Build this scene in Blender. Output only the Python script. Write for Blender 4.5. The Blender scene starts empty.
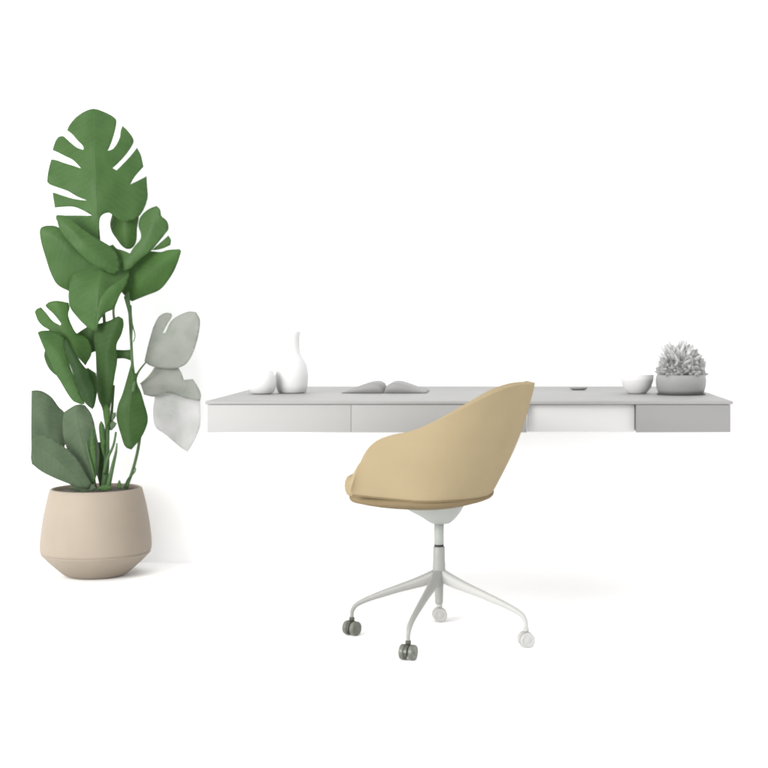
import bpy, bmesh, math, random
from mathutils import Vector, Matrix, noise
from mathutils.geometry import delaunay_2d_cdt
random.seed(7)
S = bpy.context.scene
C = S.collection
F, VX, VY, H = 1500.0, 500.0, 320.0, 1.0      # lens, vanishing point (pixels of a 768 frame), eye height

def P(px, py, D):                              # a point of the photograph at a real distance D (m)
    return Vector(((px - VX) * D / F, D, H - (py - VY) * D / F))

# ------------------------------------------------------------------ materials
def nodes(name):
    m = bpy.data.materials.new(name); m.use_nodes = True
    nt = m.node_tree
    return m, nt, nt.nodes['Principled BSDF']

def mat(name, col, rough=0.5, var=0.04, scale=6.0, bump=0.0, bscale=200.0, spec=0.3, metal=0.0, sheen=0.0, k=.80):
    col = tuple(c*k for c in col)
    m, nt, b = nodes(name)
    tc = nt.nodes.new('ShaderNodeTexCoord')
    n = nt.nodes.new('ShaderNodeTexNoise'); n.inputs['Scale'].default_value = scale
    n.inputs['Detail'].default_value = 5
    nt.links.new(tc.outputs['Object'], n.inputs['Vector'])
    r = nt.nodes.new('ShaderNodeValToRGB')
    r.color_ramp.elements[0].position = .3; r.color_ramp.elements[1].position = .7
    r.color_ramp.elements[0].color = (*[c * (1 - var) for c in col], 1)
    r.color_ramp.elements[1].color = (*[min(1, c * (1 + var)) for c in col], 1)
    nt.links.new(n.outputs['Fac'], r.inputs['Fac'])
    nt.links.new(r.outputs['Color'], b.inputs['Base Color'])
    b.inputs['Roughness'].default_value = rough
    b.inputs['Specular IOR Level'].default_value = spec
    b.inputs['Metallic'].default_value = metal
    if sheen:
        b.inputs['Sheen Weight'].default_value = sheen
        b.inputs['Sheen Roughness'].default_value = .5
    if bump:
        n2 = nt.nodes.new('ShaderNodeTexNoise'); n2.inputs['Scale'].default_value = bscale
        n2.inputs['Detail'].default_value = 3
        nt.links.new(tc.outputs['Object'], n2.inputs['Vector'])
        bp = nt.nodes.new('ShaderNodeBump'); bp.inputs['Strength'].default_value = bump
        bp.inputs['Distance'].default_value = .002
        nt.links.new(n2.outputs['Fac'], bp.inputs['Height'])
        nt.links.new(bp.outputs['Normal'], b.inputs['Normal'])
    return m

def leaf_mat(name, col, vein=1.25, rough=.45, trans=.0):
    """leaf: mottled green with paler side veins that fan from the midrib (u along the rib, v across it)"""
    m, nt, b = nodes(name); L = nt.links.new
    col = tuple(c*.80 for c in col)
    uv = nt.nodes.new('ShaderNodeUVMap'); uv.uv_map = 'rib'
    sep = nt.nodes.new('ShaderNodeSeparateXYZ'); L(uv.outputs['UV'], sep.inputs[0])
    def mth(op, a, b_=None, c=None):
        n = nt.nodes.new('ShaderNodeMath'); n.operation = op
        for i, v in enumerate((a, b_, c)):
            if v is None: continue
            if isinstance(v, (int, float)): n.inputs[i].default_value = v
            else: L(v, n.inputs[i])
        return n.outputs[0]
    av = mth('ABSOLUTE', sep.outputs['Y'])
    tc = nt.nodes.new('ShaderNodeTexCoord')
    nv = nt.nodes.new('ShaderNodeTexNoise'); nv.inputs['Scale'].default_value = 9
    L(tc.outputs['Object'], nv.inputs['Vector'])
    t = mth('MULTIPLY_ADD', nv.outputs['Fac'], .06, mth('MULTIPLY_ADD', av, 0.75, sep.outputs['X']))
    fr = mth('FRACT', mth('MULTIPLY', t, 34.0))
    d = mth('ABSOLUTE', mth('SUBTRACT', fr, 0.5))
    line = mth('SUBTRACT', 1.0, mth('MULTIPLY', d, 8.0)); line.node.use_clamp = True
    tc = nt.nodes.new('ShaderNodeTexCoord')
    n = nt.nodes.new('ShaderNodeTexNoise'); n.inputs['Scale'].default_value = 11; n.inputs['Detail'].default_value = 4
    L(tc.outputs['Object'], n.inputs['Vector'])
    r = nt.nodes.new('ShaderNodeValToRGB')
    r.color_ramp.elements[0].position = .3; r.color_ramp.elements[1].position = .72
    r.color_ramp.elements[0].color = (col[0]*.84, col[1]*.86, col[2]*.84, 1)
    r.color_ramp.elements[1].color = (col[0]*1.14, col[1]*1.1, col[2]*1.14, 1)
    L(n.outputs['Fac'], r.inputs['Fac'])
    mx = nt.nodes.new('ShaderNodeMix'); mx.data_type = 'RGBA'
    L(r.outputs['Color'], mx.inputs['A'])
    mx.inputs['B'].default_value = (min(1, col[0]*vein), min(1, col[1]*vein), min(1, col[2]*vein), 1)
    L(mth('MULTIPLY', line, .42), mx.inputs['Factor'])
    L(mx.outputs['Result'], b.inputs['Base Color'])
    bp = nt.nodes.new('ShaderNodeBump'); bp.inputs['Strength'].default_value = .18; bp.inputs['Distance'].default_value = .003
    L(mth('ADD', n.outputs['Fac'], mth('MULTIPLY', line, -.3)), bp.inputs['Height'])
    L(bp.outputs['Normal'], b.inputs['Normal'])
    b.inputs['Roughness'].default_value = rough
    b.inputs['Specular IOR Level'].default_value = .12
    b.inputs['Subsurface Weight'].default_value = trans
    return m

def weave_mat(name, col):
    m = mat(name, col, rough=.9, var=.035, scale=9, spec=.05)
    nt = m.node_tree; b = nt.nodes['Principled BSDF']
    tc = nt.nodes.new('ShaderNodeTexCoord')
    w = []
    for d in ('X', 'Z'):
        a = nt.nodes.new('ShaderNodeTexWave'); a.bands_direction = d
        a.inputs['Scale'].default_value = 110; a.inputs['Distortion'].default_value = 1.75
        a.inputs['Detail'].default_value = 2
        nt.links.new(tc.outputs['Object'], a.inputs['Vector']); w.append(a)
    mm = nt.nodes.new('ShaderNodeMath'); mm.operation = 'ADD'
    nt.links.new(w[0].outputs['Fac'], mm.inputs[0]); nt.links.new(w[1].outputs['Fac'], mm.inputs[1])
    bp = nt.nodes.new('ShaderNodeBump'); bp.inputs['Strength'].default_value = .5; bp.inputs['Distance'].default_value = .001
    nt.links.new(mm.outputs[0], bp.inputs['Height']); nt.links.new(bp.outputs['Normal'], b.inputs['Normal'])
    return m

M = {
 'white':  mat('white_studio_paint', (.97, .97, .97), .9, .005, 2, spec=.1, k=1),
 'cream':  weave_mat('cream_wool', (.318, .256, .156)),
 'tan':    weave_mat('tan_wool', (.20, .152, .088)),  # darker copy of the cream wool: shade under the seat put into the colour
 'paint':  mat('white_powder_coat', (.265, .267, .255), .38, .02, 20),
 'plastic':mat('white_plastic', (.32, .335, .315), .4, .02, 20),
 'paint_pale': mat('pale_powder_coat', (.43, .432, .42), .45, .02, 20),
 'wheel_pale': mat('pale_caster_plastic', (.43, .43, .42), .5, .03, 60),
 'ring':   mat('black_rubber', (.012, .012, .012), .5),
 'wheel':  mat('grey_caster_plastic', (.125, .132, .108), .22, .15, 60),
 'hood':   mat('grey_caster_metal', (.075, .08, .065), .22, .05, 30, metal=.3),
 'clay':   mat('beige_glazed_clay', (.305, .260, .208), .6, .035, 7, bump=.12, bscale=90, spec=.2),
 'soil':   mat('potting_soil', (.055, .048, .038), .95, .5, 90, bump=.8, bscale=120),
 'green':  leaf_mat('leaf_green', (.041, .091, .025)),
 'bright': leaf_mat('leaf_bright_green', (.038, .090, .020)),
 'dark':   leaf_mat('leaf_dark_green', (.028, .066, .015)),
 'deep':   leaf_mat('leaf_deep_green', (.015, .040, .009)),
 'sage':   leaf_mat('leaf_sage_green', (.066, .098, .056), rough=.55),
 'pale':   leaf_mat('leaf_pale_grey_green', (.235, .25, .222), vein=1.04, rough=.6),
 'chalk':  leaf_mat('leaf_chalk_white', (.50, .505, .495), vein=1.0, rough=.7),
 'stem':   mat('stem_green', (.042, .095, .026), .5, .15, 30),
 'stempale': mat('stem_grey_green', (.20, .24, .16), .5, .1, 30),
 'rib':    mat('midrib_green', (.060, .125, .036), .5, .05, 20),
 'ribpale':mat('midrib_pale', (.36, .38, .33), .5, .05, 20),
 'top':    mat('grey_laminate', (.275, .275, .272), .6, .02, 5),
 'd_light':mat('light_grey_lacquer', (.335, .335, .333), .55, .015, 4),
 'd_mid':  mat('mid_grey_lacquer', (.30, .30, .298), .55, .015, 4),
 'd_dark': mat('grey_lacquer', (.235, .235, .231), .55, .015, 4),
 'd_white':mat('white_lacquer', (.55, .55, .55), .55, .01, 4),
 'grey_pot':mat('grey_ceramic', (.27, .272, .268), .6, .03, 10),
 'ash':    mat('ash_grey_leaf', (.40, .402, .398), .7, .1, 20),
 'ashpale':mat('pale_grey_leaf', (.55, .55, .55), .7, .05, 20),
 'vase':   mat('matt_white_ceramic', (.66, .66, .66), .6, .01, 10),
 'paper':  mat('pale_grey_paper', (.29, .29, .288), .8, .02, 10),
 'line':   mat('dark_grey_rim', (.09, .09, .085), .5),
}

# ------------------------------------------------------------------ helpers
def link(name, me, m=None, parent=None, smooth=True, mods=()):
    o = bpy.data.objects.new(name, me); C.objects.link(o)
    if m: me.materials.append(m)
    if smooth:
        for p in me.polygons: p.use_smooth = True
    if parent:
        o.parent = parent
        o.matrix_parent_inverse = Matrix.Identity(4)
    for k, kw in mods:
        md = o.modifiers.new(k.lower(), k)
        for a, v in kw.items(): setattr(md, a, v)
    return o

def obj(name, bm, m=None, parent=None, smooth=True, mods=(), shift=None):
    if shift is not None: bmesh.ops.translate(bm, verts=bm.verts, vec=-shift)
    bmesh.ops.recalc_face_normals(bm, faces=bm.faces)
    me = bpy.data.meshes.new(name); bm.to_mesh(me); bm.free()
    return link(name, me, m, parent, smooth, mods)

def thing(name, label, cat, loc=(0, 0, 0), rz=0, group=None):
    o = bpy.data.objects.new(name, None); C.objects.link(o)
    o.location = loc; o.rotation_euler = (0, 0, rz); o.empty_display_size = .1
    o['label'] = label; o['category'] = cat
    if group: o['group'] = group
    return o

def lathe(prof, seg=64, bm=None, close=True):
    bm = bm or bmesh.new(); rings = []
    for r, z in prof:
        if r < 1e-6: rings.append([bm.verts.new((0, 0, z))])
        else: rings.append([bm.verts.new((r*math.cos(2*math.pi*i/seg), r*math.sin(2*math.pi*i/seg), z)) for i in range(seg)])
    for a, b in zip(rings, rings[1:]):
        for i in range(seg):
            j = (i+1) % seg
            vs = [a[i % len(a)], a[j % len(a)], b[j % len(b)], b[i % len(b)]]
            u = []
            for v in vs:
                if v not in u: u.append(v)
            if len(u) > 2: bm.faces.new(u)
    return bm

def box(bm, a, b, bev=0.0):
    r = bmesh.ops.create_cube(bm, size=1)
    a, b = Vector(a), Vector(b)
    for v in r['verts']:
        v.co = Vector((a[i] + (v.co[i]+.5)*(b[i]-a[i]) for i in range(3)))
    if bev:
        es = list({e for v in r['verts'] for e in v.link_edges})
        bmesh.ops.bevel(bm, geom=es, offset=bev, segments=3, affect='EDGES', profile=.5)
    return bm

def tube(pts, radii, seg=10, flat=1.0, bm=None, up=Vector((0, 0, 1))):
    """tapered tube along pts; flat scales it sideways of 'up'"""
    bm = bm or bmesh.new(); rings = []
    pts = [Vector(p) for p in pts]
    for i, p in enumerate(pts):
        t = (pts[min(i+1, len(pts)-1)] - pts[max(i-1, 0)]).normalized()
        a = t.cross(up)
        if a.length < .05: a = t.cross(Vector((0, 1, 0)))
        a.normalize(); b = a.cross(t).normalized()
        r = radii[i] if isinstance(radii, (list, tuple)) else radii
        rings.append([bm.verts.new(p + a*math.cos(2*math.pi*k/seg)*r*flat + b*math.sin(2*math.pi*k/seg)*r) for k in range(seg)])
    for x, y in zip(rings, rings[1:]):
        for k in range(seg):
            bm.faces.new((x[k], x[(k+1) % seg], y[(k+1) % seg], y[k]))
    bm.faces.new(rings[0][::-1]); bm.faces.new(rings[-1])
    return bm

def catmull(pts, n=5, closed=False, alpha=.5, corner=None):
    out = []; N = len(pts)
    sharp = set()
    if corner:
        for i in range(N):
            a, b, c = Vector(pts[i-1]), Vector(pts[i]), Vector(pts[(i+1) % N])
            if (b-a).angle(c-b, 0) > corner: sharp.add(i)
    rng = range(N) if closed else range(N-1)
    for i in rng:
        g = (lambda k: pts[k % N]) if closed else (lambda k: pts[max(0, min(N-1, k))])
        p0, p1, p2, p3 = (Vector(g(i+k)) for k in (-1, 0, 1, 2))
        if i % N in sharp: p0 = p1*2 - p2
        if (i+1) % N in sharp: p3 = p2*2 - p1
        if (p1-p0).length < 1e-9: p0 = p1*2 - p2
        if (p3-p2).length < 1e-9: p3 = p2*2 - p1
        t0 = 0; t1 = t0+(p1-p0).length**alpha; t2 = t1+(p2-p1).length**alpha; t3 = t2+(p3-p2).length**alpha
        for k in range(n):
            t = t1 + (t2-t1)*k/n
            A1 = p0*((t1-t)/(t1-t0)) + p1*((t-t0)/(t1-t0)); A2 = p1*((t2-t)/(t2-t1)) + p2*((t-t1)/(t2-t1))
            A3 = p2*((t3-t)/(t3-t2)) + p3*((t-t2)/(t3-t2))
            B1 = A1*((t2-t)/(t2-t0)) + A2*((t-t0)/(t2-t0)); B2 = A2*((t3-t)/(t3-t1)) + A3*((t-t1)/(t3-t1))
            out.append(B1*((t2-t)/(t2-t1)) + B2*((t-t1)/(t2-t1)))
    if not closed: out.append(Vector(pts[-1]))
    return out

# ------------------------------------------------------------------ setting
WALL = 6.18
bm = bmesh.new()
for v in ((-9, -4, 0), (9, -4, 0), (9, WALL+.1, 0), (-9, WALL+.1, 0)): bm.verts.new(v)
bm.verts.ensure_lookup_table(); bm.faces.new(bm.verts)
o = obj('floor', bm, M['white'], smooth=False); o['kind'] = 'structure'
bm = bmesh.new(); box(bm, (-9, WALL+.003, -.2), (9, WALL+.2, 6))
o = obj('wall', bm, M['white'], smooth=False); o['kind'] = 'structure'

# ------------------------------------------------------------------ potted plant
POT = Vector(((96-VX)*5.88/F, 5.88, 0))
plant = thing('potted_plant', 'tall split-leaf green plant in a round beige clay pot, left of the desk', 'potted plant', POT)
prof = [(0, .002), (.100, 0), (.114, .003), (.130, .014), (.158, .038), (.188, .066), (.2045, .084), (.2095, .0895), (.2095, .0915),
        (.2070, .0925), (.2070, .0945), (.2100, .0955), (.2118, .100), (.2135, .117), (.2118, .150), (.2065, .195), (.1985, .245), (.1885, .293), (.1785, .332),
        (.1755, .3405), (.171, .3435), (.1665, .3425), (.164, .338), (.167, .30), (.17, .28)]
pot = obj('pot', lathe(prof, 96), M['clay'], plant, mods=(('SUBSURF', dict(levels=1, render_levels=1)),))
bm = bmesh.new(); rr = []
for k in range(9):
    r = .169*k/8; seg = 48
    rr.append([bm.verts.new((0, 0, .334))] if k == 0 else [bm.verts.new((r*math.cos(2*math.pi*i/seg), r*math.sin(2*math.pi*i/seg),
              .331 + .006*noise.noise(Vector((r*40*math.cos(i), r*40*math.sin(i), 3))) - (.02 if k == 8 else 0))) for i in range(seg)])
for a, b in zip(rr, rr[1:]):
    for i in range(48):
        j = (i+1) % 48
        bm.faces.new([a[0], b[i], b[j]] if len(a) == 1 else [a[i], b[i], b[j], a[j]])
obj('soil', bm, M['soil'], pot)

def leaf(pts, rib, m, D, tx=0.0, ty=0.0, fold=.25, bend=0.0, step=3.0, ribw=.0, name='leaf', label=None, wav=.004, ribm='rib', sm=4):
    """pts: outline as seen (px), rib: base -> tip; D distance, tx/ty lean in depth (m per px),
       fold: how much the two halves fold away from the rib (m of depth per m across)"""
    out = catmull(pts, sm, True, corner=math.radians(48))
    out = [Vector((p[0], p[1])) for p in out]
    ribc = [Vector((p[0], p[1])) for p in catmull(rib, 6)]
    L = [0]
    for a, b in zip(ribc, ribc[1:]): L.append(L[-1] + (b-a).length)
    xs = [p.x for p in out]; ys = [p.y for p in out]
    def inside(x, y):
        c = False; n = len(out)
        for i in range(n):
            a, b = out[i], out[i-1]
            if (a.y > y) != (b.y > y) and x < (b.x-a.x)*(y-a.y)/(b.y-a.y)+a.x: c = not c
        return c
    vin = list(out); y = min(ys); row = 0
    while y < max(ys):
        x = min(xs) + (row % 2)*step/2
        while x < max(xs):
            if inside(x, y) and min((Vector((x, y))-q).length for q in out) > step*.35: vin.append(Vector((x, y)))
            x += step
        y += step*.87; row += 1
    n0 = len(out)
    vs, es, fs, *_ = delaunay_2d_cdt(vin, [(i, (i+1) % n0) for i in range(n0)], [], 1, 1e-5)
    cx, cy = (min(xs)+max(xs))/2, (min(ys)+max(ys))/2
    k = D/F
    def uvw(q):
        best = (1e9, 0, 0)
        for i, (a, b) in enumerate(zip(ribc, ribc[1:])):
            ab = b-a; t = max(0, min(1, (q-a).dot(ab)/max(ab.length_squared, 1e-9)))
            d = q - (a+ab*t); s = math.copysign(1, ab.x*d.y-ab.y*d.x)
            if d.length < best[0]: best = (d.length, s, L[i]+ab.length*t)
        return best[2]/max(L[-1], 1), best[1]*best[0]*k
    seed = random.random()*50
    def depth(q):
        u, v = uvw(q)
        av = abs(v); fl = (av*av/(av+.012))
        z = fold*fl + bend*(u-.35)**2 + tx*(q.x-cx) + ty*(q.y-cy)
        z += wav*noise.noise(Vector((q.x*.06+seed, q.y*.06, seed)))*min(1, av/.02)*2
        return D + z, (u, v)
    me = bpy.data.meshes.new(name); co = []; uvs = []
    for q in vs:
        d, uv = depth(q); co.append(P(q.x, q.y, d) - POT); uvs.append((uv[0]*L[-1]*k*1.2, uv[1]))
    me.from_pydata(co, [], [f for f in fs]); me.update()
    lay = me.uv_layers.new(name='rib')
    for l in me.loops: lay.data[l.index].uv = uvs[l.vertex_index]
    o = link(name, me, M[m], plant, mods=(('SOLIDIFY', dict(thickness=.0016, offset=0)),))
    if label: o['label'] = label
    if ribw:
        pp = []; rad = []
        for i, q in enumerate(ribc):
            if not inside(q.x, q.y) and 0 < i < len(ribc)-1: continue
            d, _ = depth(q); pp.append(P(q.x, q.y, d-.0012) - POT); rad.append(ribw*(1-.75*i/len(ribc)))
        obj('midrib', tube(pp, rad, 6), M[ribm], o)
    return o

def z1(l, ox, oy, s): return [(ox+x/s, oy+y/s) for x, y in l]
L1 = z1([(345,55),(290,70),(230,110),(185,165),(172,195),(200,215),(240,260),(276,298),(278,318),(240,305),(195,270),(165,242),(148,230),
 (120,235),(100,260),(85,300),(80,322),(110,335),(160,360),(210,385),(262,437),(215,420),(150,400),(110,385),(72,378),(60,420),(48,480),(45,525),(60,540),
 (110,560),(180,585),(240,620),(300,643),(220,632),(150,612),(100,595),(80,590),(85,630),(95,690),(150,685),(215,685),(270,705),(332,740),
 (250,738),(160,738),(101,740),(106,770),(170,830),(290,880),(374,892),(380,830),(384,760),(400,735),(440,722),(468,738),(520,775),(590,770),(640,738),(688,632),(686,560),(682,488),
 (640,510),(578,540),(600,500),(632,460),(662,428),(655,390),(645,350),(620,305),(590,345),(540,400),(490,450),(465,436),(500,405),(550,350),(590,292),(600,262),
 (590,235),(560,195),(527,163),(515,200),(510,240),(470,310),(434,326),(455,280),(480,200),(490,150),(488,125),(460,100),(410,75)], 40, 100, 6.4)
leaf(L1, [(98,238),(96.5,200),(95,150),(93.5,112)], 'green', 5.86, fold=.38, bend=.22, ribw=.0014, sm=3, ty=-.0002)
L2 = [(39.8,230),(42,226.8),(49.5,225.4),(57,226.5),(75,240),(100,262),(112,275),(100,298),(80,296),(69,291.3),(57.5,285),(51,274),(45,256),(41,242)]
leaf(L2, [(108,272),(90,262),(65,243),(43,229)], 'green', 5.84, fold=.35, tx=.0010, bend=.08)
L3 = [(56.7,214.7),(66.5,216),(79.5,226.5),(92.5,235.6),(100,240),(108,244.7),(113,248.6),(120,262),(119,271),(113,274.6),(99,268),(86,259),(74,247),(64,235.6),(58,225)]
leaf(L3, [(117,272),(100,257),(80,238),(58,216)], 'green', 5.80, fold=.5, tx=.0008, bend=.1)
L4 = [(69,289),(68.4,298),(70.4,308),(77,317),(84.7,325),(91,330),(96.4,331.4),(99,322),(105.5,313),(113.3,308.8),(120,295),(126.4,283),(129,275),(128,262),(110,258),(85,262),(72,275)]
leaf(L4, [(97,330),(97.5,312),(98.5,295),(104,268)], 'green', 5.79, fold=.5, bend=.12, ribw=.0010)
L5 = [(129.5,274),(121,279.5),(111,286),(103,294),(98.6,303),(97.4,318),(97.2,326),(99,319.5),(105.5,313),(113.3,308.8),(120,295),(126.4,284)]
leaf(L5, [(97.5,323),(103,304),(115,290),(129,275)], 'green', 5.74, fold=.4, tx=.001)
L6 = [(112,215),(110,224),(112,232),(117,239.5),(122,246),(127,249),(132,248),(136,242),(137,229),(139,214),(137,203),(122,200),(113,205)]
leaf(L6, [(127,249),(126,232),(127,203)], 'bright', 5.93, fold=.6)
L7 = [(156.6,206),(160,209.5),(161.5,216),(165,219),(167.7,222.5),(168.4,229),(165,234),(158.6,242),(151.4,250.5),(139,260),(131,268),(119.5,273),(112,274),(109,260),(108,246),
 (113,244.5),(117,248.5),(122,250),(127,252),(130,253.5),(134,247),(140.4,239.5),(141,234),(138.5,226),(140,218),(145,212),(151,208)]
leaf(L7, [(114,272),(133,256),(148,236),(157,208)], 'green', 5.85, fold=.35, tx=-.0008, bend=.05)
leaf([(152,250),(160,243),(168.4,235.5),(171,240),(170.3,245),(164,248),(156,250)], [(152,250),(162,244),(170,239)], 'bright', 5.86, fold=.05, wav=0)
L8 = [(133,259),(142,252),(151.4,251.2),(161,252),(168,250),(179.5,249),(181.3,251),(178,262),(173,273),(167.7,281),(160,289.6),(145,296),(132,301.5),(124,295),(120,288),(123,277),(125,266)]
leaf(L8, [(128,298),(140,283),(158,266),(180,250)], 'bright', 5.88, fold=.42, tx=-.0011, ty=.0006)
L9 = [(34.6,312),(36.5,309),(41,307),(46,312.5),(53,321),(60.5,325.3),(61,323.5),(53.4,314),(47,308),(45,305),(49.5,301.7),(57.3,300.6),(68.4,302.7),(69.7,308),(68.4,314.7),
 (71.7,325),(77,333.6),(86,337),(92,352),(85.5,366),(77,356),(69,343),(61,342),(53,334),(49,330),(43,326.4),(38,321)]
leaf(L9, [(86,364),(76,343),(66,327),(58,304)], 'bright', 5.81, fold=.35, tx=.0006, bend=.08)
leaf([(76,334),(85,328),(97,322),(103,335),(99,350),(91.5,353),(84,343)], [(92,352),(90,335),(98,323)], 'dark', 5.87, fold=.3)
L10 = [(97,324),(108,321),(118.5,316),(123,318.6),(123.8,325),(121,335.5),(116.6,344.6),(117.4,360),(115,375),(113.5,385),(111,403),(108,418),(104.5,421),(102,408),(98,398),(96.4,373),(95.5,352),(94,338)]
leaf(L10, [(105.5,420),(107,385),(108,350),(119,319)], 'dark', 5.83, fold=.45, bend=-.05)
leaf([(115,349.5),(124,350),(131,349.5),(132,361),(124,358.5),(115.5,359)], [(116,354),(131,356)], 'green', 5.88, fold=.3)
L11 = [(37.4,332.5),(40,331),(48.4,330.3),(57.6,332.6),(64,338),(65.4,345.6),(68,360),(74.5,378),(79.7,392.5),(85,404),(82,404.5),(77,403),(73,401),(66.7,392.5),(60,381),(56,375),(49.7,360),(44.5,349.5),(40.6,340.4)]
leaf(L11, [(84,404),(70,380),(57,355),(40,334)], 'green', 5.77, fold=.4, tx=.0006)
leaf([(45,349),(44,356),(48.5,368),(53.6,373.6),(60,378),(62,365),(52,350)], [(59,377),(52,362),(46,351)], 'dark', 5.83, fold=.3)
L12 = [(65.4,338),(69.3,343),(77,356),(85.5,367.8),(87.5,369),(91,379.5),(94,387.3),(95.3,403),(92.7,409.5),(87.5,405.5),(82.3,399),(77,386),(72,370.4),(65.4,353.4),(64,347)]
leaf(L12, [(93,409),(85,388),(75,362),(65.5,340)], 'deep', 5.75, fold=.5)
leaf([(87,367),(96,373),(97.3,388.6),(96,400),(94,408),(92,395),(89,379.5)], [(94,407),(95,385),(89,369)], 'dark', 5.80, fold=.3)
L13 = [(31.4,390.6),(36,390),(42,391),(51,396.4),(59,407),(64,412),(67,430),(62,455),(52,468),(41,471),(31.6,464),(31,440),(31,415)]
leaf(L13, [(66,466),(52,440),(38,395)], 'sage', 5.86, fold=.2, tx=.0008)
L14 = [(31.4,437),(38,433.6),(47,435.8),(59,443),(70.6,452),(79.7,462.5),(86,474),(92,484),(88,489),(79.7,487.5),(66.7,483),(51,476.5),(39.3,470),(31.5,462),(31,450)]
leaf(L14, [(84,487),(66,467),(47,451),(34,444)], 'sage', 5.735, fold=.38, tx=.0007, ribw=.0009)
L15 = [(64,412),(70,408),(77,404.5),(85,405),(91.5,414),(97,437),(99.5,452),(98,470),(93.5,485),(88,481),(79,463),(68,451),(63,433),(62.8,422)]
leaf(L15, [(93,484),(86,455),(79,426),(77,408)], 'sage', 5.79, fold=.4, ribw=.0009)
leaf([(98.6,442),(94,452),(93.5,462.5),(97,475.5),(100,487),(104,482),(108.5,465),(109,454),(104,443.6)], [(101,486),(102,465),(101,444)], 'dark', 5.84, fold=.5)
leaf([(101,420.5),(99,425),(99.5,436),(101,448),(104,458),(105,440),(104,425)], [(103.5,457),(101.5,440),(101.2,422)], 'green', 5.81, fold=.4)
leaf([(92.5,425),(90,440),(89,455),(92,470),(95.5,482),(96,460),(94.5,440)], [(95,481),(92.5,455),(92.5,428)], 'green', 5.785, fold=.4)
leaf([(106,404),(103,408),(104,420),(106,430),(109,424),(110,408)], [(106,429),(106.5,406)], 'bright', 5.80, fold=.4)
L18 = [(131.5,362),(134,373),(138,373.5),(137,382),(141,392),(144.5,404),(147.8,417),(147,425),(141,438),(131.5,449.7),(125.6,447),(121,435),(116.5,417),(118,405),(122,395),(127,378)]
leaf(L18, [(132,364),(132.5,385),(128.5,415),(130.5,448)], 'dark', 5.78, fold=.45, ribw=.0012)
G1 = [(144.5,361),(149,342),(154.3,325),(159.5,316),(166,312.8),(171.2,313.4),(172,316),(167.3,324),(162.7,333),(165.3,333),(171.2,321),(180.3,314.7),(189.4,311.5),(196,312),(199.8,318.6),
 (199.8,327.8),(196,344.7),(190.7,357.7),(184,365.5),(172.5,368.8),(159.5,368),(149,365)]
leaf(G1, [(146,363),(165,350),(183,332),(195,315)], 'pale', 5.95, fold=.25, tx=-.0003, label='pale grey-green leaf')
G2 = [(140.6,384),(150,374),(158,364),(174,362),(181,372),(184,380),(193,379),(198.5,388),(201,395),(200,401),(185,398),(175,394),(166,393),(154,396.7),(144,394.7)]
leaf(G2, [(141,386),(160,384),(180,385),(200,397)], 'pale', 5.97, fold=.25, label='pale grey-green leaf')
G3 = [(155,396),(166,390),(185,391),(200,399),(200,425),(194.6,440),(187.5,452),(180,447),(166,435),(155.6,427),(153,413)]
leaf(G3, [(172,391),(180,415),(187,450)], 'chalk', 6.00, fold=.3, label='chalky white drooping leaf')

def stem(pts, w, m='stem', name='stem'):
    """pts (px, py, D); w in px"""
    c = catmull([P(*p) - POT for p in pts], 6)
    n = len(c); w0, w1 = w if isinstance(w, tuple) else (w, w)
    return obj(name, tube(c, [(w0+(w1-w0)*i/(n-1))*5.88/F/2 for i in range(n)], 8, up=Vector((0, 1, 0))), M[m], plant)
stem([(104,489,5.86),(107,440,5.90),(107,380,5.93),(103,300,5.93),(99,238,5.89),(97,216,5.865)], (5, 2.4))
stem([(126,489,5.86),(134,466,5.87),(139.5,440,5.86),(140.5,415,5.86),(136,388,5.86),(132.5,365,5.87),(131,338,5.88),(129.5,312,5.88),(128,292,5.885)], (3.2, 3))
stem([(131.5,345,5.87),(131,320,5.88),(126,296,5.88)], (1.6, 5))
stem([(134,466,5.86),(135.5,470,5.85),(133,474,5.85),(128,479,5.86),(124,488,5.86)], (1.3, 1.6))
stem([(133.5,342,5.88),(135,336,5.88),(132,322,5.88),(131,305,5.88)], (1, 1.6))
stem([(133,392,5.77),(135,380,5.79),(139,371,5.86),(146,362,5.94)], (3.6, 1.6))
stem([(140,384,5.96),(146,379,5.96),(152,373,5.955),(156,368.5,5.955)], (1.2, 1.2), 'stempale')
stem([(104,488,5.83),(106.5,465,5.83),(107,440,5.83),(108,410,5.84)], (6.5, 4.5))
stem([(108,488,5.80),(113,465,5.80),(116,452,5.79),(117,443,5.79)], (5, 1.4))
stem([(104,474,5.81),(108,458,5.80),(113.5,445,5.80),(116,432,5.79)], (3, 2.4))
stem([(96,488,5.80),(93,470,5.78),(89,455,5.78),(86,440,5.785)], (2.2, 1.0))
stem([(111,430,5.84),(112,410,5.86),(114,385,5.87)], (3.5, 2.5))
stem([(116,330,5.95),(113.5,310,5.96),(117,296,5.96)], (3.4, 2.6), 'stempale')
leaf([(110,424),(113,420.5),(117,423.5),(115,427),(111,430.5)], [(110.5,429),(113.5,424),(116,423)], 'sage', 5.79, step=1.5, fold=.3)
leaf([(112,414),(115.5,411.5),(116,416),(113,421),(111.5,420)], [(112,420),(115,413)], 'sage', 5.80, step=1.5, fold=.3)
leaf([(117,489),(118,482),(119.5,479.5),(121,483),(121,489)], [(119,489),(119.5,481)], 'green', 5.78, step=1.5, fold=.3)
leaf([(68,489),(74,484.5),(86,483),(94,485),(97,489),(84,492)], [(70,488),(84,487),(95,488)], 'sage', 5.765, step=2, fold=.3)
leaf([(96,489),(103,485),(110,485.5),(112,489),(104,491)], [(97,489),(111,488)], 'green', 5.76, step=2, fold=.3)

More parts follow.
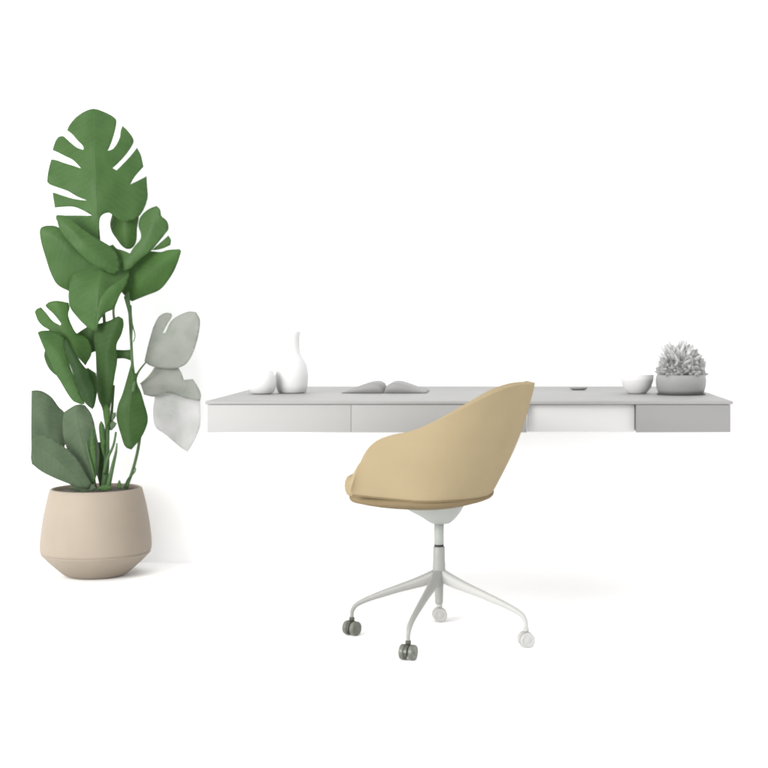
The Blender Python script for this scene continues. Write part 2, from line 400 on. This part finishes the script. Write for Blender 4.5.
# ------------------------------------------------------------------ swivel chair
CD = 4.69
CX = (439-VX)*CD/F
chair = thing('swivel_chair', 'cream wool tub chair on a white caster base in front of the desk', 'swivel chair', (CX, CD, 0))
rim = [(.310,.800),(.285,.804),(.240,.803),(.178,.786),(.100,.749),(.014,.708),(-.06,.676),(-.10,.664),(-.140,.657),(-.175,.643),(-.203,.620),(-.222,.590),(-.238,.553),(-.250,.508)]
NU = 26
def interp(tab, t):
    t = max(0, min(.9999, t))*(len(tab)-1); i = int(t); f = t-i
    return [a+(b-a)*f for a, b in zip(tab[i], tab[i+1])]
YAW = math.radians(-16)
rimc = catmull([Vector((a, b)) for a, b in rim], 10)
Ls = [0]
for a, b in zip(rimc, rimc[1:]): Ls.append(Ls[-1]+(b-a).length)
def top_pt(t):                                   # t 0 = back centre, 1 = front of the arm
    # even steps round the plan curve
    xb, xc, W = .302, .03, .280
    th = t*1.55
    if th < 1.0:
        a = th*math.pi/2
        x = xc + (xb-xc)*math.cos(a); y = W*math.sin(a)
    else:
        f = (th-1.0)/.55
        x = xc + (-.183-xc)*f; y = W*(1-.05*f*f)
    # rim height at this x
    xr = x*math.cos(YAW) + y*math.sin(YAW)       # the rim drops towards the arm fronts
    for i in range(len(rimc)-1):
        a, b = rimc[i], rimc[i+1]
        if a.x >= xr >= b.x and a.x-b.x > 1e-9:
            z = a.y+(b.y-a.y)*(a.x-xr)/(a.x-b.x); break
    else: z = rimc[0].y if xr > .2 else rimc[-1].y
    return Vector((x, y, z))
def bot_pt(t):
    xb, xc, W = .158, .0, .235
    th = t*1.55
    if th < 1.0:
        a = th*math.pi/2; x = xc + (xb-xc)*math.cos(a)**.9; y = W*math.sin(a)**.9
    else:
        f = (th-1.0)/.55; x = xc + (-.195-xc)*f; y = W*(1+.02*f)
    return Vector((x, y, .4545 + .016*max(0, -x)/.25 + .006*min(1, t*2.5)))
NV = 9
cols = []
for i in range(-NU, NU+1):
    t = abs(i)/NU; s = -1 if i < 0 else 1
    a, b = bot_pt(t), top_pt(t); col = []
    for k in range(NV+1):
        f = k/NV; p = a.lerp(b, f)
        out = Vector((p.x*1.0+.05, p.y, 0)).normalized()
        p = p + out*.018*math.sin(math.pi*f)*(1-.6*t)
        if t > .93: pass
        col.append((p.x, p.y*s, p.z))
    cols.append(col)
bm = bmesh.new()
g = [[bm.verts.new(p) for p in c] for c in cols]
for a, b in zip(g, g[1:]):
    for k in range(NV): bm.faces.new((a[k], b[k], b[k+1], a[k+1]))
bmesh.ops.recalc_face_normals(bm, faces=bm.faces)
if sum(f.normal.dot(Vector((f.calc_center_median().x, f.calc_center_median().y, 0))) for f in bm.faces) < 0:
    bmesh.ops.reverse_faces(bm, faces=bm.faces)
me = bpy.data.meshes.new('shell'); bm.to_mesh(me); bm.free()
shell = link('shell', me, M['cream'], chair, mods=(('SOLIDIFY', dict(thickness=.030, offset=-1)), ('BEVEL', dict(width=.008, segments=3, limit_method='ANGLE', angle_limit=math.radians(60))), ('SUBSURF', dict(levels=1, render_levels=1))))
# piping seam along the lower edge of the shell
sp = []
for i in range(-NU, NU+1):
    t = abs(i)/NU; s = -1 if i < 0 else 1
    a = bot_pt(t); sp.append(Vector((a.x+.001, a.y*s*1.004, a.z-.001)))
obj('seam', tube(sp, .0022, 8), M['tan'], shell)

def pad(name, m, x0, x1, w, z0, z1, zmid0, ex=3.2, parent=chair, n=56, rings=7, crown=.012):
    """rounded cushion: superellipse plan, soft edge, bowl-shaped underside"""
    bm = bmesh.new(); cx, rx = (x0+x1)/2, (x1-x0)/2
    def ring(f, z, zc=0):
        vs = []
        for i in range(n):
            a = 2*math.pi*i/n; c, s = math.cos(a), math.sin(a)
            x = math.copysign(abs(c)**(2/ex), c); y = math.copysign(abs(s)**(2/ex), s)
            vs.append(bm.verts.new((cx+rx*x*f, w*y*f, z)))
        return vs
    R = []
    h = z1-z0
    for k in range(1, rings+1):                      # underside from centre out
        f = k/rings*.94; R.append(ring(f, z0+(zmid0-z0)*(1-(k/rings)**2.2)))
    for k in range(1, 6):
        a = -math.pi/2+math.pi*k/6; R.append(ring(.94+.06*math.cos(a), (z0+z1)/2+h/2*math.sin(a)))
    for k in range(rings, 0, -1):
        f = k/rings*.94; R.append(ring(f, z1+crown*(1-(k/rings)**2)))
    for a, b in zip(R, R[1:]):
        for i in range(n): bm.faces.new((a[i], a[(i+1) % n], b[(i+1) % n], b[i]))
    bm.faces.new(R[0][::-1]); bm.faces.new(R[-1])
    return obj(name, bm, m, parent)
seatp = pad('seat', M['cream'], -.287, .15, .215, .456, .516, .456, ex=2.7)
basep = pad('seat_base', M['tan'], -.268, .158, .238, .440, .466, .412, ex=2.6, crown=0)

for o in (shell, seatp, basep): o.rotation_euler.z = YAW
# mount under the seat
bm = bmesh.new(); R = []
for z, x0, x1, w in ((.432,-.128,.088,.10),(.418,-.112,.078,.09),(.404,-.088,.070,.08),(.388,-.058,.058,.065),(.374,-.038,.045,.05),(.366,-.024,.034,.036),(.3635,-.012,.022,.02)):
    n = 40; ring = []
    for i in range(n):
        a = 2*math.pi*i/n; c, s = math.cos(a), math.sin(a)
        ring.append(bm.verts.new(((x0+x1)/2+(x1-x0)/2*math.copysign(abs(c)**.8, c), w*math.copysign(abs(s)**.8, s), z)))
    R.append(ring)
for a, b in zip(R, R[1:]):
    for i in range(n): bm.faces.new((a[i], b[i], b[(i+1) % n], a[(i+1) % n]))
bm.faces.new(R[0]); bm.faces.new(R[-1][::-1])
obj('seat_mount', bm, M['plastic'], chair)
obj('gas_lift', lathe([(0,.375),(.0155,.375),(.0155,.2995),(.014,.2985),(0,.2985)], 32), M['plastic'], chair)
obj('ring', lathe([(0,.2985),(.0138,.2985),(.0152,.2978),(.0152,.2925),(.0138,.292),(0,.292)], 32), M['ring'], chair)
obj('column', lathe([(0,.292),(.0175,.292),(.0188,.290),(.0192,.26),(.0200,.215),(.022,.20),(.0215,.185),(.016,.178),(.0135,.170),(.0125,.118),(.010,.112),(0,.112)], 32), M['paint'], chair)

def make_leg(ang, R=.288, m='paint'):
    d = Vector((math.cos(ang), math.sin(ang), 0)); side = Vector((-d.y, d.x, 0))
    prof = [(.006,.204,.0195,.018),(.04,.188,.0185,.016),(.08,.173,.0155,.0135),(.13,.156,.0125,.0112),(.18,.138,.0110,.0105),(.225,.121,.0090,.0095),(.258,.106,.0080,.009),
            (.276,.094,.0072,.0085),(R-.002,.078,.0065,.007),(R,.062,.006,.006),(R,.050,.006,.006)]
    c = catmull([Vector(p+(0,))[:4] if False else Vector(p) for p in prof], 4)
    bm = bmesh.new(); rings = []
    for i, q in enumerate(c):
        a, b = c[max(0, i-1)], c[min(len(c)-1, i+1)]
        t = Vector((b[0]-a[0], b[1]-a[1])).normalized(); nrm = Vector((-t.y, t.x))
        ring = []
        for k in range(14):
            an = 2*math.pi*k/14; co, si = math.cos(an), math.sin(an)
            co = math.copysign(abs(co)**.75, co); si = math.copysign(abs(si)**.75, si)
            ho = q[2]*si; wo = q[3]*co*(1 - .35*max(0, -si))
            ring.append(bm.verts.new(d*(q[0]+nrm.x*ho) + side*wo + Vector((0, 0, q[1]+nrm.y*ho))))
        rings.append(ring)
    for x, y in zip(rings, rings[1:]):
        for k in range(14): bm.faces.new((x[k], x[(k+1) % 14], y[(k+1) % 14], y[k]))
    bm.faces.new(rings[0][::-1]); bm.faces.new(rings[-1])
    return obj('leg', bm, M[m], chair)

def make_caster(ang, spin, R=.288, pale=False):
    r = .0230
    bm = bmesh.new()
    lathe([(0,.058),(.0075,.058),(.009,.056),(.009,.048),(.0055,.046),(0,.046)], 20, bm)
    # hood: part of a disc over and between the wheels
    n = 18; A = []
    for w in (-.0052, .0052):
        A.append([bm.verts.new((math.cos(a)*r*1.06, w, r+math.sin(a)*r*1.06)) for a in [math.radians(-18+216*i/(n-1)) for i in range(n)]])
    for i in range(n-1): bm.faces.new((A[0][i], A[0][i+1], A[1][i+1], A[1][i]))
    bm.faces.new(A[0][::-1]); bm.faces.new(A[1]); bm.faces.new((A[0][0], A[1][0], A[1][-1], A[0][-1]))
    cst = obj('caster', bm, M['wheel_pale' if pale else 'hood'], chair, smooth=False, mods=(('BEVEL', dict(width=.0012, segments=2)),))
    cst.location = (math.cos(ang)*R, math.sin(ang)*R, 0); cst.rotation_euler = (0, 0, spin)
    for s in (-1, 1):
        bm = lathe([(0,-.0085),(.006,-.0088),(.009,-.0070),(.017,-.0068),(.0205,-.0085),(.0235,-.0072),(.0245,-.004),(.0245,.004),(.0235,.0072),(.0205,.0085),(.017,.0068),(.009,.0070),(.006,.0088),(0,.0085)], 36)
        for v in bm.verts: v.co.x *= .939; v.co.y *= .939
        w = obj('wheel', bm, M['wheel_pale' if pale else 'wheel'], cst)
        w.rotation_euler = (math.pi/2, 0, 0); w.location = (0, s*.0150, r)
    return cst
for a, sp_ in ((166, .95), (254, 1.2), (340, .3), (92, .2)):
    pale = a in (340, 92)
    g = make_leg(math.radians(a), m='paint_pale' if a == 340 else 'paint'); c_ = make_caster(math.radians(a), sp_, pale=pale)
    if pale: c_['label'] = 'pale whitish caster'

# ------------------------------------------------------------------ desk
DF = 5.05
k = DF/F
DX0, DX1 = (205-VX)*k, (733.5-VX)*k
ZT = H-(401-VY)*k+.0
desk = thing('desk', 'long grey wall-mounted desk with drawers behind the chair', 'desk', ((DX0+DX1)/2, DF, 0))
def lx(px): return (px-VX)*k-(DX0+DX1)/2
def lz(py): return H-(py-VY)*k
bm = bmesh.new(); box(bm, (DX0-(DX0+DX1)/2, 0, lz(404.5)), (DX1-(DX0+DX1)/2, WALL-DF-.002, ZT), .004)
obj('desktop', bm, M['top'], desk)
def drawer(x0, x1, m):
    bm = bmesh.new(); zt, zb = lz(404.5)-.002, lz(432.5)
    box(bm, (lx(x0)+.0006, .022, zb+.003), (lx(x1)-.0006, .86, zt), .002)
    cb = obj('cabinet', bm, M[m], desk)
    bm = bmesh.new(); box(bm, (lx(x0)+.0004, .004, zb), (lx(x1)-.0004, .0215, zt+.0008), .0012)
    return obj('drawer_front', bm, M[m], cb)
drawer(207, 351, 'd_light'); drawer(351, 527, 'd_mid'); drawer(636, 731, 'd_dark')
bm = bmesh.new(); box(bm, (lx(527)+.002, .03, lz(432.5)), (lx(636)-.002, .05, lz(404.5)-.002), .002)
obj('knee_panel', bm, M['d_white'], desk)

# ------------------------------------------------------------------ things on the desk
def on_desk(px, py):                                # the desk-top spot seen at this pixel
    D = (H-ZT)*F/(py-VY); return Vector(((px-VX)*D/F, D, ZT+.0005)), D/F
# grey planter with a tuft
p, q = on_desk(681, 394.5)
pl = thing('small_planter', 'round grey planter full of tufted ash-grey foliage at the right end of the desk', 'planter', p)
obj('saucer', lathe([(0,.001),(23.5*q,.001),(24.5*q,.003),(24.5*q,.005),(22*q,.005),(0,.005)], 56), M['line'], pl)
obj('planter_bowl', lathe([(0,.0055),(20*q,.0055),(22.5*q,1.6*q),(24*q,5*q),(25.2*q,10*q),(25.4*q,15*q),(24.6*q,19*q),(23.6*q,20*q),(22.5*q,19.5*q),(22.5*q,17*q),(0,16*q)], 56), M['grey_pot'], pl)
def blade(bm, a, b, w, bow=.15):
    a, b = Vector(a), Vector(b); t = b-a; sd = t.cross(Vector((random.uniform(-.4,.4), 1, .1))).normalized()
    nr = t.cross(sd).normalized(); n = 6; prev = None
    for i in range(n+1):
        f = i/n; ww = w*(math.sin(math.pi*min(.98, .12+f*.86)))**.8
        c = a+t*f+nr*bow*t.length*math.sin(math.pi*f)
        cur = [bm.verts.new(c-sd*ww), bm.verts.new(c+nr*ww*.25), bm.verts.new(c+sd*ww)]
        if prev:
            for j in range(2): bm.faces.new((prev[j], prev[j+1], cur[j+1], cur[j]))
        prev = cur
def tuft(n, zc, rx, rz, ln, w, e0):
    bm = bmesh.new()
    for i in range(n):
        a = random.uniform(0, 2*math.pi); el = math.asin(random.uniform(math.sin(e0), 1))
        d = Vector((math.cos(a)*math.cos(el), math.sin(a)*math.cos(el), math.sin(el)))
        f = random.uniform(.45, .86); lump = 1+.16*noise.noise(d*2.2+Vector((4, 1, 0)))
        b0 = Vector((d.x*rx*f, d.y*rx*f, zc+d.z*rz*f))*1.0
        t = (d+Vector((random.gauss(0, .35), random.gauss(0, .35), abs(random.gauss(.3, .3))))).normalized()
        blade(bm, b0, b0+t*random.uniform(*ln)*lump, random.uniform(*w), random.uniform(-.2, .2))
    return bm
obj('foliage', tuft(900, 17*q, 23*q, 31*q, (5*q, 11*q), (1.3*q, 2.6*q), .06), M['ash'], pl, mods=(('SOLIDIFY', dict(thickness=.0008)),))
obj('foliage_tips', tuft(70, 22*q, 20*q, 28*q, (9*q, 19*q), (1.0*q, 1.9*q), .5), M['ashpale'], pl, mods=(('SOLIDIFY', dict(thickness=.0008)),))
# low white bowl beside the planter
p, q = on_desk(637, 393.5)
b_ = thing('bowl', 'low white round bowl just left of the grey planter', 'bowl', p)
obj('bowl_body', lathe([(0,.0005),(9*q,.0005),(10*q,1*q),(14*q,6*q),(16.5*q,13*q),(17*q,19*q),(16*q,19*q),(15*q,13*q),(12*q,6*q),(0,3*q)], 48), M['vase'], b_)
# oval grey dish
p, q = on_desk(578.5, 390)
d_ = thing('dish', 'tiny grey oval dish near the back of the desk, right of the chair', 'dish', p)
o = obj('dish_body', lathe([(0,.0005),(6*q,.0005),(8*q,1*q),(9.2*q,2.4*q),(8.8*q,2.6*q),(7*q,1.4*q),(0,1.2*q)], 40), M['grey_pot'], d_); o.scale = (1, .75, 1)
# vase and a round jar on the left
p, q = on_desk(292, 393)
v_ = thing('vase', 'white bottle-shaped vase with a narrow neck on the left of the desk', 'vase', p)
obj('vase_body', lathe([(0,.0005),(12*q,.0005),(14*q,1*q),(16*q,8*q),(16.5*q,18*q),(15*q,28*q),(11.5*q,35*q),(8.6*q,40*q),(7.8*q,46*q),(7.8*q,56*q),(8.8*q,61*q),(8.2*q,62*q),(6.6*q,60*q),(6.6*q,48*q),(0,46*q)], 56), M['vase'], v_)
p, q = on_desk(262, 394)
j_ = thing('jar', 'squat white rounded jar left of the bottle-shaped vase', 'jar', p)
obj('jar_body', lathe([(0,.0005),(9*q,.0005),(11.5*q,1.5*q),(14*q,8*q),(14*q,16*q),(11*q,23*q),(8*q,25*q),(7*q,25*q),(7*q,23*q),(0,22*q)], 48), M['vase'], j_)
# open magazine
p, q = on_desk(386, 392)
m_ = thing('magazine', 'open pale grey magazine with arched pages lying left of the chair back', 'magazine', p)
for s, nm in ((-1, 'page_left'), (1, 'page_right')):
    bm = bmesh.new(); n = 14; w, dd = 42*q, .105; rows = []
    for i in range(n+1):
        f = i/n; h = .040*math.sin(math.pi*f**.55)*(1-.35*f)+.003
        rows.append([bm.verts.new((s*f*w, -dd, 0.001)), bm.verts.new((s*f*w, -dd, h)), bm.verts.new((s*f*w, dd, h)), bm.verts.new((s*f*w, dd, .001))])
    for x, y in zip(rows, rows[1:]):
        for t in range(4): bm.faces.new((x[t], y[t], y[(t+1) % 4], x[(t+1) % 4]))
    bm.faces.new(rows[0]); bm.faces.new(rows[-1][::-1])
    obj('page', bm, M['paper'], m_)
# ------------------------------------------------------------------ camera
cam = bpy.data.cameras.new('camera'); co = bpy.data.objects.new('camera', cam); C.objects.link(co)
co.location = (0, 0, H); co.rotation_euler = (math.pi/2, 0, 0)
cam.sensor_width = 36; cam.lens = F/768*36
cam.shift_x = -(VX-384)/768; cam.shift_y = -(384-VY)/768
cam.clip_end = 100
S.camera = co

# ------------------------------------------------------------------ light: white studio, soft key from the left
w = bpy.data.worlds.new('World'); S.world = w; w.use_nodes = True
bg = w.node_tree.nodes['Background']; bg.inputs['Color'].default_value = (1, 1, 1, 1); bg.inputs['Strength'].default_value = 1.75
def area(name, loc, tgt, size, power, col=(1, 1, 1), sy=None):
    l = bpy.data.lights.new(name, 'AREA'); l.energy = power; l.color = col
    l.shape = 'RECTANGLE'; l.size = size; l.size_y = sy or size
    o = bpy.data.objects.new(name, l); C.objects.link(o); o.location = loc
    o.rotation_euler = (Vector(tgt)-Vector(loc)).to_track_quat('-Z', 'Y').to_euler()
    return o
area('softbox', (-5.2, -.6, 2.6), (-.6, 5.2, .5), 3.6, 600, (1, .985, .95))
S.view_settings.view_transform = 'Standard'; S.view_settings.look = 'None'
S.view_settings.exposure = 0; S.view_settings.gamma = 1
S.render.engine = 'CYCLES'
S.cycles.use_denoising = True
S.cycles.filter_width = 2.2
